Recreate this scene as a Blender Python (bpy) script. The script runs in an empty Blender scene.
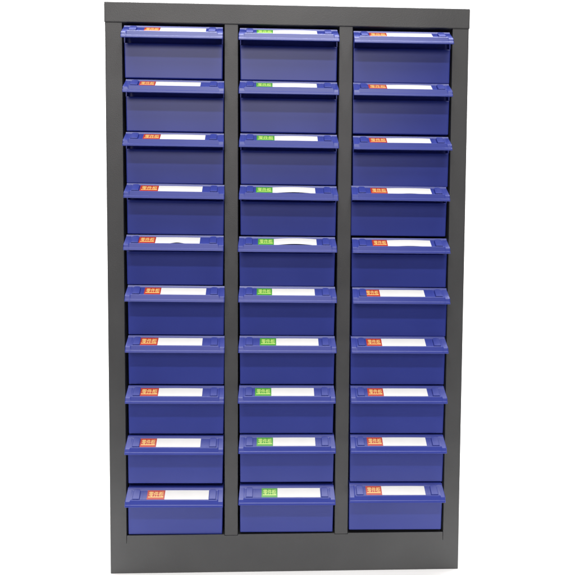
import bpy, bmesh, math, random
from mathutils import Matrix, Vector
random.seed(7)
MM = 0.001
scene = bpy.context.scene
C = scene.collection

# ------------------------------------------------------------------ materials
def new_mat(name):
    m = bpy.data.materials.new(name); m.use_nodes = True
    nt = m.node_tree
    return m, nt, nt.nodes['Principled BSDF']

def noise_bump(nt, bsdf, scale, strength, dist, detail=3.0, coord='Object'):
    tc = nt.nodes.new('ShaderNodeTexCoord')
    n = nt.nodes.new('ShaderNodeTexNoise'); n.inputs['Scale'].default_value = scale
    n.inputs['Detail'].default_value = detail
    b = nt.nodes.new('ShaderNodeBump'); b.inputs['Strength'].default_value = strength
    b.inputs['Distance'].default_value = dist
    nt.links.new(tc.outputs[coord], n.inputs['Vector'])
    nt.links.new(n.outputs['Fac'], b.inputs['Height'])
    nt.links.new(b.outputs['Normal'], bsdf.inputs['Normal'])
    return tc, n, b

def colour_noise(nt, bsdf, tc, scale, c1, c2, lo=.05, hi=.95, rnd=False):
    n = nt.nodes.new('ShaderNodeTexNoise'); n.inputs['Scale'].default_value = scale
    n.inputs['Detail'].default_value = 4
    r = nt.nodes.new('ShaderNodeValToRGB')
    r.color_ramp.elements[0].position = lo; r.color_ramp.elements[0].color = (*c1, 1)
    r.color_ramp.elements[1].position = hi; r.color_ramp.elements[1].color = (*c2, 1)
    src = tc.outputs['Object']
    if rnd:
        oi = nt.nodes.new('ShaderNodeObjectInfo')
        vm = nt.nodes.new('ShaderNodeVectorMath'); vm.operation = 'MULTIPLY_ADD'
        vm.inputs[1].default_value = (1, 1, 1)
        cx = nt.nodes.new('ShaderNodeCombineXYZ')
        mu = nt.nodes.new('ShaderNodeMath'); mu.operation = 'MULTIPLY'; mu.inputs[1].default_value = 37
        nt.links.new(oi.outputs['Random'], mu.inputs[0])
        nt.links.new(mu.outputs[0], cx.inputs[0])
        nt.links.new(src, vm.inputs[0]); nt.links.new(cx.outputs[0], vm.inputs[2])
        src = vm.outputs[0]
    nt.links.new(src, n.inputs['Vector'])
    nt.links.new(n.outputs['Fac'], r.inputs['Fac'])
    nt.links.new(r.outputs['Color'], bsdf.inputs['Base Color'])
    n.inputs['Detail'].default_value = 2.5
    return n

def rough_noise(nt, bsdf, tc, scale, lo, hi, rnd=False):
    n = nt.nodes.new('ShaderNodeTexNoise'); n.inputs['Scale'].default_value = scale
    n.inputs['Detail'].default_value = 1.5
    mr = nt.nodes.new('ShaderNodeMapRange')
    mr.inputs['From Min'].default_value = 0; mr.inputs['From Max'].default_value = 1
    mr.inputs['To Min'].default_value = lo; mr.inputs['To Max'].default_value = hi
    src = tc.outputs['Object']
    if rnd:
        oi = nt.nodes.new('ShaderNodeObjectInfo')
        n.noise_dimensions = '4D'
        mu = nt.nodes.new('ShaderNodeMath'); mu.operation = 'MULTIPLY'; mu.inputs[1].default_value = 53
        nt.links.new(oi.outputs['Random'], mu.inputs[0]); nt.links.new(mu.outputs[0], n.inputs['W'])
    nt.links.new(src, n.inputs['Vector'])
    nt.links.new(n.outputs['Fac'], mr.inputs['Value'])
    nt.links.new(mr.outputs[0], bsdf.inputs['Roughness'])

steel, nt, b = new_mat('grey_powder_coat')
tc, _, _ = noise_bump(nt, b, 750, .38, .0006, 2.0)
colour_noise(nt, b, tc, 9, (.050, .0505, .0515), (.077, .078, .079))
rough_noise(nt, b, tc, 14, .30, .50)
b.inputs['Specular IOR Level'].default_value = .5

blue, nt, b = new_mat('blue_plastic')
tc = nt.nodes.new('ShaderNodeTexCoord')
colour_noise(nt, b, tc, 11, (.029, .045, .290), (.041, .060, .345), rnd=True)
rough_noise(nt, b, tc, 5, .285, .35, True)
b.inputs['Specular IOR Level'].default_value = .5

paper, nt, b = new_mat('white_paper')
tc, _, _ = noise_bump(nt, b, 90, .15, .0005)
colour_noise(nt, b, tc, 60, (.80, .80, .78), (.86, .86, .84), rnd=True)
b.inputs['Roughness'].default_value = .45

def flat(name, col, rough):
    m, nt, b = new_mat(name)
    tc, _, _ = noise_bump(nt, b, 150, .1, .0003)
    colour_noise(nt, b, tc, 200, tuple(c*.92 for c in col), tuple(min(1, c*1.06) for c in col))
    b.inputs['Roughness'].default_value = rough
    return m
red = flat('red_print', (.52, .042, .016), .3)
green = flat('green_print', (.075, .36, .03), .3)
yellow = flat('yellow_print', (.95, .66, .22), .35)
lime = flat('lime_print', (.66, .88, .22), .35)

white, nt, b = new_mat('white_studio_sweep')
tc, _, _ = noise_bump(nt, b, 3, .05, .002)
colour_noise(nt, b, tc, 2, (.90, .90, .90), (.92, .92, .92))
b.inputs['Roughness'].default_value = .9
b.inputs['Specular IOR Level'].default_value = .1

# ------------------------------------------------------------------ helpers
def finish(bm, name, mats, parent=None, smooth=False):
    bmesh.ops.recalc_face_normals(bm, faces=bm.faces)
    me = bpy.data.meshes.new(name); bm.to_mesh(me); bm.free()
    for m in (mats if isinstance(mats, (list, tuple)) else [mats]): me.materials.append(m)
    if smooth:
        for p in me.polygons: p.use_smooth = True
    return link(name, me, parent)

def link(name, me, parent=None):
    o = bpy.data.objects.new(name, me); C.objects.link(o)
    if parent: o.parent = parent
    return o

def thing(name, label, cat, loc=(0, 0, 0), group=None):
    o = bpy.data.objects.new(name, None); C.objects.link(o)
    o.location = loc; o.empty_display_size = 0
    o['label'] = label; o['category'] = cat
    if group: o['group'] = group
    return o

def add_box(bm, x0, x1, y0, y1, z0, z1, bev=0, seg=2):
    r = bmesh.ops.create_cube(bm, size=1)
    for v in r['verts']:
        v.co = Vector(((x0+x1)/2 + v.co.x*(x1-x0), (y0+y1)/2 + v.co.y*(y1-y0), (z0+z1)/2 + v.co.z*(z1-z0)))*MM
    if bev:
        es = list({e for v in r['verts'] for e in v.link_edges})
        bmesh.ops.bevel(bm, geom=es, offset=bev*MM, segments=seg, affect='EDGES', profile=.5)

def prism(bm, pts, axis, a, b):
    """closed outline of (p,q) mm extruded along an axis from a to b"""
    def co(p, q, t):
        return Vector({'x': (t, p, q), 'y': (p, t, q), 'z': (p, q, t)}[axis])*MM
    lo = [bm.verts.new(co(p, q, a)) for p, q in pts]
    hi = [bm.verts.new(co(p, q, b)) for p, q in pts]
    n = len(pts); fs = [bm.faces.new(lo), bm.faces.new(hi)]
    for i in range(n):
        fs.append(bm.faces.new((lo[i], lo[(i+1) % n], hi[(i+1) % n], hi[i])))
    return fs

# ------------------------------------------------------------------ cabinet
W, H, DEP = 585.0, 930.2, 260.0
S, OW, ZT, ZB = 26.92, 162.47, 898.5, 64.4
G = (W-2*S-3*OW)/2
hw = W/2
cab = thing('cabinet', 'dark grey steel parts cabinet holding thirty blue drawers', 'cabinet')

def side_profile(s):
    # thin folded sheet: long side, rounded front corner, front stile, return into the cabinet
    t = 1.2
    out = [(hw, DEP), (hw, 1.6), (hw-.45, .5), (hw-1.5, 0), (hw-S, 0), (hw-S, 26)]
    inn = [(hw-S+t, 26), (hw-S+t, t), (hw-t, t), (hw-t, DEP)]
    return [(s*x, y) for x, y in out+inn]
for s in (-1, 1):
    bm = bmesh.new(); prism(bm, side_profile(s), 'z', 0, ZT-.5)
    finish(bm, 'side_panel', steel, cab)
# top: lid cap, a hair wider and prouder than the sides
bm = bmesh.new(); add_box(bm, -hw-.8, hw+.8, -1.0, DEP+1, ZT, H, 1.3, 3)
finish(bm, 'top_panel', steel, cab)
# back
bm = bmesh.new(); add_box(bm, -hw+1.3, hw-1.3, DEP-3, DEP-1.5, 0, ZT-.6)
finish(bm, 'back_panel', steel, cab)
# bottom panel with the small slits at its upper corners and under the dividers
d0, d1 = hw-S-OW-G, hw-S-OW
xl, xr = -hw+S, hw-S
e = 0
up = [(xl+e, 0), (xl+e, ZB-14), (xl+.7, ZB-13.5), (xl+.9, ZB),
      (-d1-.4, ZB), (-d1-.4, ZB-1.8), (-d0+.4, ZB-1.8), (-d0+.4, ZB),
      (d0-.4, ZB), (d0-.4, ZB-1.8), (d1+.4, ZB-1.8), (d1+.4, ZB),
      (xr-.9, ZB), (xr-.7, ZB-13.5), (xr-e, ZB-14), (xr-e, 0)]
bm = bmesh.new(); prism(bm, up, 'y', 0, 1.2)
add_box(bm, xl+1.5, xr-1.5, 1.25, DEP-3.2, ZB-4.5, ZB-3.2)
finish(bm, 'bottom_panel', steel, cab)
# dividers (channel section)
for s in (-1, 1):
    a, c = sorted((s*d0, s*d1)); t = 1.2
    prof = [(a, 250), (a, .7), (a+.7, 0), (c-.7, 0), (c, .7), (c, 250), (c-t, 250), (c-t, t), (a+t, t), (a+t, 250)]
    bm = bmesh.new(); prism(bm, prof, 'z', ZB-1.0, ZT-.3)
    finish(bm, 'column_divider', steel, cab)
cols = [-(OW+G), 0.0, OW+G]

# ------------------------------------------------------------------ drawers
# measured centre x, height of the handle's lower edge, lean (mm over the width)
CX = [[-183.9,-182.0,-182.4,-181.8,-183.0,-181.6,-181.6,-182.4,-183.8,-184.3],
      [-.2,0,.5,.5,-1.0,-.4,-.2,-.8,.2,.3],
      [182.6,182.7,183.4,181.4,183.4,184.7,183.4,183.4,184.0,183.2]]
ZL = [[868.7,784.4,701.1,619.3,537.0,455.0,373.0,290.1,206.4,119.5],
      [868.2,785.0,701.3,618.4,535.4,454.2,372.5,289.8,207.0,121.4],
      [867.0,785.0,699.9,619.0,534.4,452.6,371.6,288.9,206.0,123.6]]
LEAN = [[0,-.5,-.6,-1.3,-.7,-1.2,-1.1,-1.1,-1.4,-1.5],
        [0,-.2,-.5,-.9,-.4,-.8,-.7,-.7,-.6,-1.2],
        [.4,-.2,0,-.7,-.4,-.8,-.7,-.9,-1.1,-1.2]]
LAB = [[(-44.7,-19.9,52.1),(-54.9,-29.6,41.5),(-49.0,-22.0,49.1),(-55.2,-26.2,43.6),(-56.4,-30.0,40.9),(-49.7,-23.5,49.0),(-57.3,-28.7,42.9),(-57.2,-27.6,43.5),(-56.4,-29.9,41.9),(-45.0,-16.3,55.5)],
       [(-51.3,-25.4,44.8),(-52.1,-26.1,44.9),(-51.6,-23.1,46.2),(-52.6,-26.0,42.9),(-47.6,-22.0,47.2),(-50.1,-25.2,44.2),(-45.0,-18.4,50.7),(-52.1,-25.4,44.7),(-50.2,-23.3,46.3),(-42.0,-15.8,55.0)],
       [(-54.3,-26.0,47.5),(-54.5,-25.0,48.1),(-53.0,-24.5,47.0),(-47.7,-20.7,51.1),(-46.1,-21.3,50.0),(-57.1,-34.2,39.4),(-54.0,-28.6,43.7),(-51.0,-24.7,48.4),(-51.4,-25.4,47.2),(-51.8,-25.3,47.2)]]
# how far each white strip bows off the handle (mm): positive lifts the middle, 'w' flexes at its front edge
BOW = {(1,0):1.2,(1,1):1.0,(1,3):2.0,(1,4):2.6,(1,2):.8,(2,4):1.4,(2,3):.9,(2,2):.8,(2,1):.9,(0,7):.6,(2,9):.5,(2,8):.5,(0,2):.5}

# thing's origin: centre of the handle's lower edge, in the frame plane
HZ = 25.2 ; KZ = 25.2/26.2         # handle back edge above its lower edge
YB = 3.0           # drawer face sits this far inside the frame
def make_body():
    bm = bmesh.new()
    zt, zb = HZ-.9, -56.0
    wt, wb, D = 79.0, 77.9, 225
    def ring(w_, y0, y1, z):
        return [bm.verts.new(Vector(p)*MM) for p in ((-w_, y0, z), (w_, y0, z), (w_, y1, z), (-w_, y1, z))]
    wm = wb+(wt-wb)*.68; yc = 16.0
    o0, o1 = ring(wb, YB+.5, D-3, zb), ring(wm, YB, D-1, -.6)
    o2, o3 = ring(wm, yc, D-1, -.6), ring(wt, yc, D, zt)
    for a, c in zip(o2[2:], o1[2:]): bmesh.ops.weld_verts(bm, targetmap={a: c})
    o2 = [o2[0], o2[1], o1[2], o1[3]]
    i1, i0 = ring(wt-1.8, yc+1.8, D-1.8, zt), ring(wb-1.8, yc+2.4, D-4.8, zb+1.8)
    def band(a, c):
        return [bm.faces.new((a[i], a[(i+1) % 4], c[(i+1) % 4], c[i])) for i in range(4)]
    bm.faces.new(o0); band(o0, o1)
    bm.faces.new((o1[0], o1[1], o2[1], o2[0]))
    band(o2, o3)
    bm.faces.new((o1[0], o2[0], o1[3])); bm.faces.new((o1[1], o1[2], o2[1]))
    band(o3, i1); band(i1, i0); bm.faces.new(i0)
    bmesh.ops.recalc_face_normals(bm, faces=bm.faces)
    es = [ed for ed in bm.edges if all(v in o0 for v in ed.verts) or all(v in o1[:2] for v in ed.verts) or (ed.verts[0] in o0) != (ed.verts[1] in o0)]
    bmesh.ops.bevel(bm, geom=es, offset=1.6*MM, segments=3, affect='EDGES', profile=.5)
    return bm

CEN = [(17.5,-7),(17.5,-.6),(0.6,0),(-.85,-3.1),(-1.7,-4.0),(-15.0,-15.2),(-15.6,-13.9),(-16.9,-14.1),(-17.5,-14.8),(-18.9,-21.9),(-19.6,-22.7),(-20.2,-25.6),(-19.8,-26.2),(-18.4,-26.2),(-17.0,-21.8),(-14.8,-17.6),(4,-6.4),(15,-6.8)]
END = [(17.5,-7),(17.5,-.6),(0.6,0),(-.55,-2.5),(-1.0,-3.0),(-15.8,-15.4),(-16.9,-16.4),(-17.2,-16.7),(-17.7,-17.3),(-18.9,-22.1),(-19.5,-22.8),(-20.1,-25.6),(-19.7,-26.2),(-18.4,-26.2),(-17.1,-21.8),(-15.2,-18.2),(4,-6.4),(15,-6.8)]
def make_handle():
    bm = bmesh.new()
    secs = []
    def sec(x, k, flare=0.0, shrink=0.0):
        vs = []
        for (y0, z0), (y1, z1) in zip(END, CEN):
            y, z = y0+(y1-y0)*k, (z0+(z1-z0)*k)*KZ
            # ends flare a little towards the front, corners rounded
            xx = x + (1 if x > 0 else -1)*flare*max(0, YB-y)/23
            yc = y if y > -10 else y + shrink*(-y-10)/10
            vs.append(bm.verts.new(Vector((xx, yc, z+HZ))*MM))
        secs.append(vs)
    half = 78.0
    sec(-half, 0, 1.7, .9); sec(-half+.5, 0, 1.7, .25); sec(-half+1.3, 0, 1.7, 0)
    sec(-half+6.5, 0, .5); sec(-half+8.0, 1); 
    for i in range(1, 12): sec(-half+8+(2*half-16)*i/12, 1)
    sec(half-8.0, 1); sec(half-6.5, 0, .5)
    sec(half-1.3, 0, 1.7, 0); sec(half-.5, 0, 1.7, .25); sec(half, 0, 1.7, .9)
    n = len(CEN)
    for a, c in zip(secs, secs[1:]):
        for i in range(n): bm.faces.new((a[i], a[(i+1) % n], c[(i+1) % n], c[i]))
    bm.faces.new(secs[0]); bm.faces.new(secs[-1])
    return bm

# local frame of the sloping recess floor: s runs down the slope, n off it
P0 = Vector((0, -1.7, HZ-4.0*KZ)); P1 = Vector((0, -15.0, HZ-15.2*KZ))
SD = (P1-P0).normalized(); ND = Vector((1, 0, 0)).cross(SD); 
if ND.z < 0: ND = -ND
SL = (P1-P0).length
def on_plate(x, s, n): return (Vector((x, 0, 0)) + P0 + SD*s + ND*n)*MM

def make_clip(side):
    """round-topped tab standing off the recess floor, with a low shoulder towards the end"""
    bm = bmesh.new()
    def slab(pts, n0, n1, bev):
        lo = [bm.verts.new(on_plate(x, s, n0)) for x, s in pts]
        hi = [bm.verts.new(on_plate(x, s, n1)) for x, s in pts]
        k = len(pts); f = bm.faces.new(hi); bm.faces.new(lo)
        for i in range(k): bm.faces.new((lo[i], lo[(i+1) % k], hi[(i+1) % k], hi[i]))
        bmesh.ops.bevel(bm, geom=list(f.edges), offset=bev*MM, segments=2, affect='EDGES', profile=.5)
    c = side*62.2; r = 3.6; w_ = 5.6
    arch = [(c-w_, SL-.4)] + [(c-w_+r-r*math.cos(a), -.5+r-r*math.sin(a)) for a in (0, .4, .8, 1.2, 1.57)]
    arch += [(c+w_-r+r*math.sin(a), -.5+r-r*math.cos(a)) for a in (0, .4, .8, 1.2, 1.57)] + [(c+w_, SL-.4)]
    slab(arch, -.3, 2.9, .6)
    x0, x1 = c+side*(w_+.9), side*76.6
    x0, x1 = sorted((x0, x1))
    # thin slot rib on the inner side
    a0, a1 = sorted((c-side*(w_+2.0), c-side*(w_+4.6)))
    slab([(a0, 3), (a1, 3), (a1, SL-.5), (a0, SL-.5)], -.3, .2, .15)
    return bm

def strip(x0, x1, s0, s1, base, bow, wave, nx=24, ns=4, thick=.25):
    """thin curved sheet of card lying on the recess floor"""
    bm = bmesh.new(); top = []; bot = []
    for i in range(nx+1):
        u = i/nx; x = x0+(x1-x0)*u
        rt, rb = [], []
        for j in range(ns+1):
            v = j/ns; s = s0+(s1-s0)*v
            h = bow*math.sin(math.pi*u)*(.55+.45*v) + wave*math.exp(-((u-.5)/.14)**2)*v*v
            rt.append(bm.verts.new(on_plate(x, s-h*.25, base+h+thick))); rb.append(bm.verts.new(on_plate(x, s-h*.25, base+h)))
        top.append(rt); bot.append(rb)
    for g in (top, bot):
        for i in range(nx):
            for j in range(ns):
                bm.faces.new((g[i][j], g[i+1][j], g[i+1][j+1], g[i][j+1]))
    per = [(i, 0) for i in range(nx)] + [(nx, j) for j in range(ns)] + [(i, ns) for i in range(nx, 0, -1)] + [(0, j) for j in range(ns, 0, -1)]
    for k in range(len(per)):
        (a, b_), (c, d) = per[k], per[(k+1) % len(per)]
        bm.faces.new((top[a][b_], top[c][d], bot[c][d], bot[a][b_]))
    return bm

LS0, LS1 = .1, 16.5       # label's upper and lower edge down the slope
def glyph_mesh():
    cu = bpy.data.curves.new('lettering', 'FONT')
    cu.body = '\u96f6\u4ef6\u67dc'; cu.size = 8.2; cu.extrude = .05; cu.offset = .07
    cu.align_x = 'LEFT'; cu.resolution_u = 2
    cu.space_character = 1.0
    o = bpy.data.objects.new('lettering', cu); C.objects.link(o)
    bpy.context.view_layer.update()
    me = bpy.data.meshes.new_from_object(o.evaluated_get(bpy.context.evaluated_depsgraph_get()))
    bpy.data.objects.remove(o)
    return me
GL = glyph_mesh()
gx = [v.co.x for v in GL.vertices]; gy = [v.co.y for v in GL.vertices]
GX0, GX1, GY0, GY1 = min(gx), max(gx), min(gy), max(gy)
def lettering_bm(wid):
    """three characters and the line of small print below them, printed on the tag"""
    bm = bmesh.new(); bm.from_mesh(GL)
    k = (wid-5.0)/(GX1-GX0)
    kh = 8.8/(GY1-GY0)
    for v in bm.verts:
        x = 2.5+(v.co.x-GX0)*k; s = LS0+2.4+(GY1-v.co.y)*kh; n = .86+v.co.z*.6
        v.co = on_plate(x, s, n)
    def bar(x0, x1, s0, s1):
        lo = [bm.verts.new(on_plate(x, s, .80)) for x, s in ((x0, s0), (x1, s0), (x1, s1), (x0, s1))]
        hi = [bm.verts.new(on_plate(x, s, .89)) for x, s in ((x0, s0), (x1, s0), (x1, s1), (x0, s1))]
        bm.faces.new(hi); bm.faces.new(lo)
        for i in range(4): bm.faces.new((lo[i], lo[(i+1) % 4], hi[(i+1) % 4], hi[i]))
    x = 2.0
    rr = random.Random(3)
    while x < wid-2.6:
        w_ = rr.uniform(1.2, 2.2); bar(x, min(x+w_, wid-2), LS1-5.2, LS1-3.6); x += w_+.22
    return bm

bmb = make_body()
for sd in (-1, 1):      # cheeks closing the finger recess at both ends
    prism(bmb, [(YB+.1, -.7), (YB+.1, 17.0), (16.2, 17.8), (16.2, -.7)], 'x', *sorted((sd*76.9, sd*78.5)))
body_me = finish(bmb, 'drawer_body', blue); body_data = body_me.data; bpy.data.objects.remove(body_me)
h_o = finish(make_handle(), 'handle', blue); handle_data = h_o.data; bpy.data.objects.remove(h_o)
clip_data = []
for s in (-1, 1):
    o = finish(make_clip(s), 'label_clip', blue); clip_data.append(o.data); bpy.data.objects.remove(o)

ordn = ['topmost', 'second', 'third', 'fourth', 'fifth', 'sixth', 'seventh', 'eighth', 'ninth', 'bottom']
cname = ['left', 'middle', 'right']
def label_text(c, r):
    pos = {0: 'topmost', 9: 'lowest'}.get(r, ordn[r]+' from the top')
    col = ('red', 'green', 'red')[c]
    extra = {(0, 4): ', its white strip flexed', (1, 4): ', its white strip bowed most', (1, 3): ', its white strip bowed', (0, 9): ', label set to the right'}.get((c, r), '')
    return 'blue %s-tag drawer, %s in %s column%s' % (col, pos, cname[c], extra)

for c in range(3):
    for r in range(10):
        t = thing('drawer', label_text(c, r), 'drawer', (CX[c][r]*MM, random.uniform(-.5, .5)*MM, ZL[c][r]*MM), 'blue plastic drawers in the grey cabinet')
        t.rotation_euler = (0, -math.atan2(LEAN[c][r], 158), 0)
        # the lean is about y: positive rotation lowers the right side
        bo = link('drawer_body', body_data, t); bo.location.x = (-.5, .4, 1.4)[c]*MM; bo.scale.x = (1.0, 1.0, 1.010)[c]
        h = link('handle', handle_data, t)
        for k in (0, 1): link('label_clip', clip_data[k], h)
        a, m_, z = LAB[c][r]
        wv = 1.9 if (c, r) == (0, 4) else random.uniform(0, .35)
        bw = BOW.get((c, r), random.uniform(.05, .35))
        sk = random.uniform(-.25, .25)
        lab = finish(strip(m_, z, LS0+sk, LS1+sk+.3, .25, bw, wv), 'label', paper, t, smooth=False)
        a = min(a, m_-24.5); wid = m_-a+.3
        tg = finish(strip(a, m_-.15, LS0+.1, LS1, .45, .05, 0, 4, 2, .3), 'colour_tag', green if c == 1 else red, lab)
        le = finish(lettering_bm(wid), 'lettering', lime if c == 1 else yellow, lab)
        le.location.x = a*MM
        # thin steel ledge the drawer slides on, folded in behind the frame
        if r < 9:
            bm = bmesh.new(); zz = ZL[c][r]-56-2.0
            add_box(bm, cols[c]-OW/2+.1, cols[c]+OW/2-.1, 45, 240, zz-.6, zz+.6)
            finish(bm, 'shelf', steel, cab)

# ------------------------------------------------------------------ setting: white sweep
bm = bmesh.new()
prof = [(-.40, 0), (.9, 0)] + [(.9+.7*math.sin(a), .7-.7*math.cos(a)) for a in [math.pi/2*i/12 for i in range(1, 13)]] + [(1.6, 3.6)]
rows = [[bm.verts.new((x, y, z)) for x in (-3, 3)] for y, z in prof]
for a, c in zip(rows, rows[1:]): bm.faces.new((a[0], a[1], c[1], c[0]))
g = finish(bm, 'backdrop', white, smooth=True); g['kind'] = 'structure'
concrete, nt, b = new_mat('grey_floor')
tc, _, _ = noise_bump(nt, b, 40, .2, .001)
colour_noise(nt, b, tc, 6, (.10, .10, .10), (.15, .148, .145)); b.inputs['Roughness'].default_value = .6
bm = bmesh.new()
bm.faces.new([bm.verts.new(p) for p in ((-6, -7, -.004), (6, -7, -.004), (6, 4, -.004), (-6, 4, -.004))])
g = finish(bm, 'ground', concrete); g['kind'] = 'structure'

# ------------------------------------------------------------------ light
def area(name, loc, target, sx, sy, power, col=(1, 1, 1)):
    l = bpy.data.lights.new(name, 'AREA'); l.shape = 'RECTANGLE'; l.size = sx; l.size_y = sy
    l.energy = power; l.color = col
    o = bpy.data.objects.new(name, l); C.objects.link(o); o.location = loc
    o.rotation_euler = (Vector(target)-Vector(loc)).to_track_quat('-Z', 'Y').to_euler()
    return o
area('ceiling_tube_light', (-.1, -2.54, 3.32), (0, 0, .5), 2.4, .16, 56, (1, .985, .96))
area('overhead_fill', (0, -1.1, 3.5), (0, -1.0, 0), 2.6, 1.6, 92, (1, .98, .96))  # added fill from above, also brightens the white floor before the cabinet
area('front_glare_light', (-.45, -4.5, 2.2), (-.4, 0, 1.9), 2.9, 1.4, 56, (1, .93, .91))  # added source for the glare on the upper drawers, not an actual window
area('backdrop_light', (0, .5, 2.9), (0, 1.5, .5), 3.4, .5, 130)  # added lamp that burns the sweep out to white

w = bpy.data.worlds.new('World'); scene.world = w; w.use_nodes = True
bg = w.node_tree.nodes['Background']
bg.inputs['Color'].default_value = (.92, .95, 1, 1); bg.inputs['Strength'].default_value = .06

# ------------------------------------------------------------------ camera
cx, cz, f, yaw, pitch, roll, D = -37.07, 530.9, 611.0, .03689, -.05305, .00507, 1000
cy_, sy_, cp, sp, cr, sr = math.cos(yaw), math.sin(yaw), math.cos(pitch), math.sin(pitch), math.cos(roll), math.sin(roll)
fwd = Vector((sy_*cp, cy_*cp, sp)); right = Vector((cy_, -sy_, 0)); upv = right.cross(fwd)
r2 = right*cr+upv*sr; u2 = -right*sr+upv*cr
M = Matrix((r2, u2, -fwd)).transposed().to_4x4(); M.translation = Vector((cx, -D, cz))*MM
cd = bpy.data.cameras.new('Camera'); cam = bpy.data.objects.new('Camera', cd); C.objects.link(cam)
cam.matrix_world = M
cd.sensor_width = 36; cd.lens = 36*f/575; cd.clip_start = .05; cd.clip_end = 50
scene.camera = cam
vs = scene.view_settings
vs.view_transform = 'Standard'; vs.look = 'None'; vs.gamma = 1; vs.exposure = 0
scene.cycles.max_bounces = 8
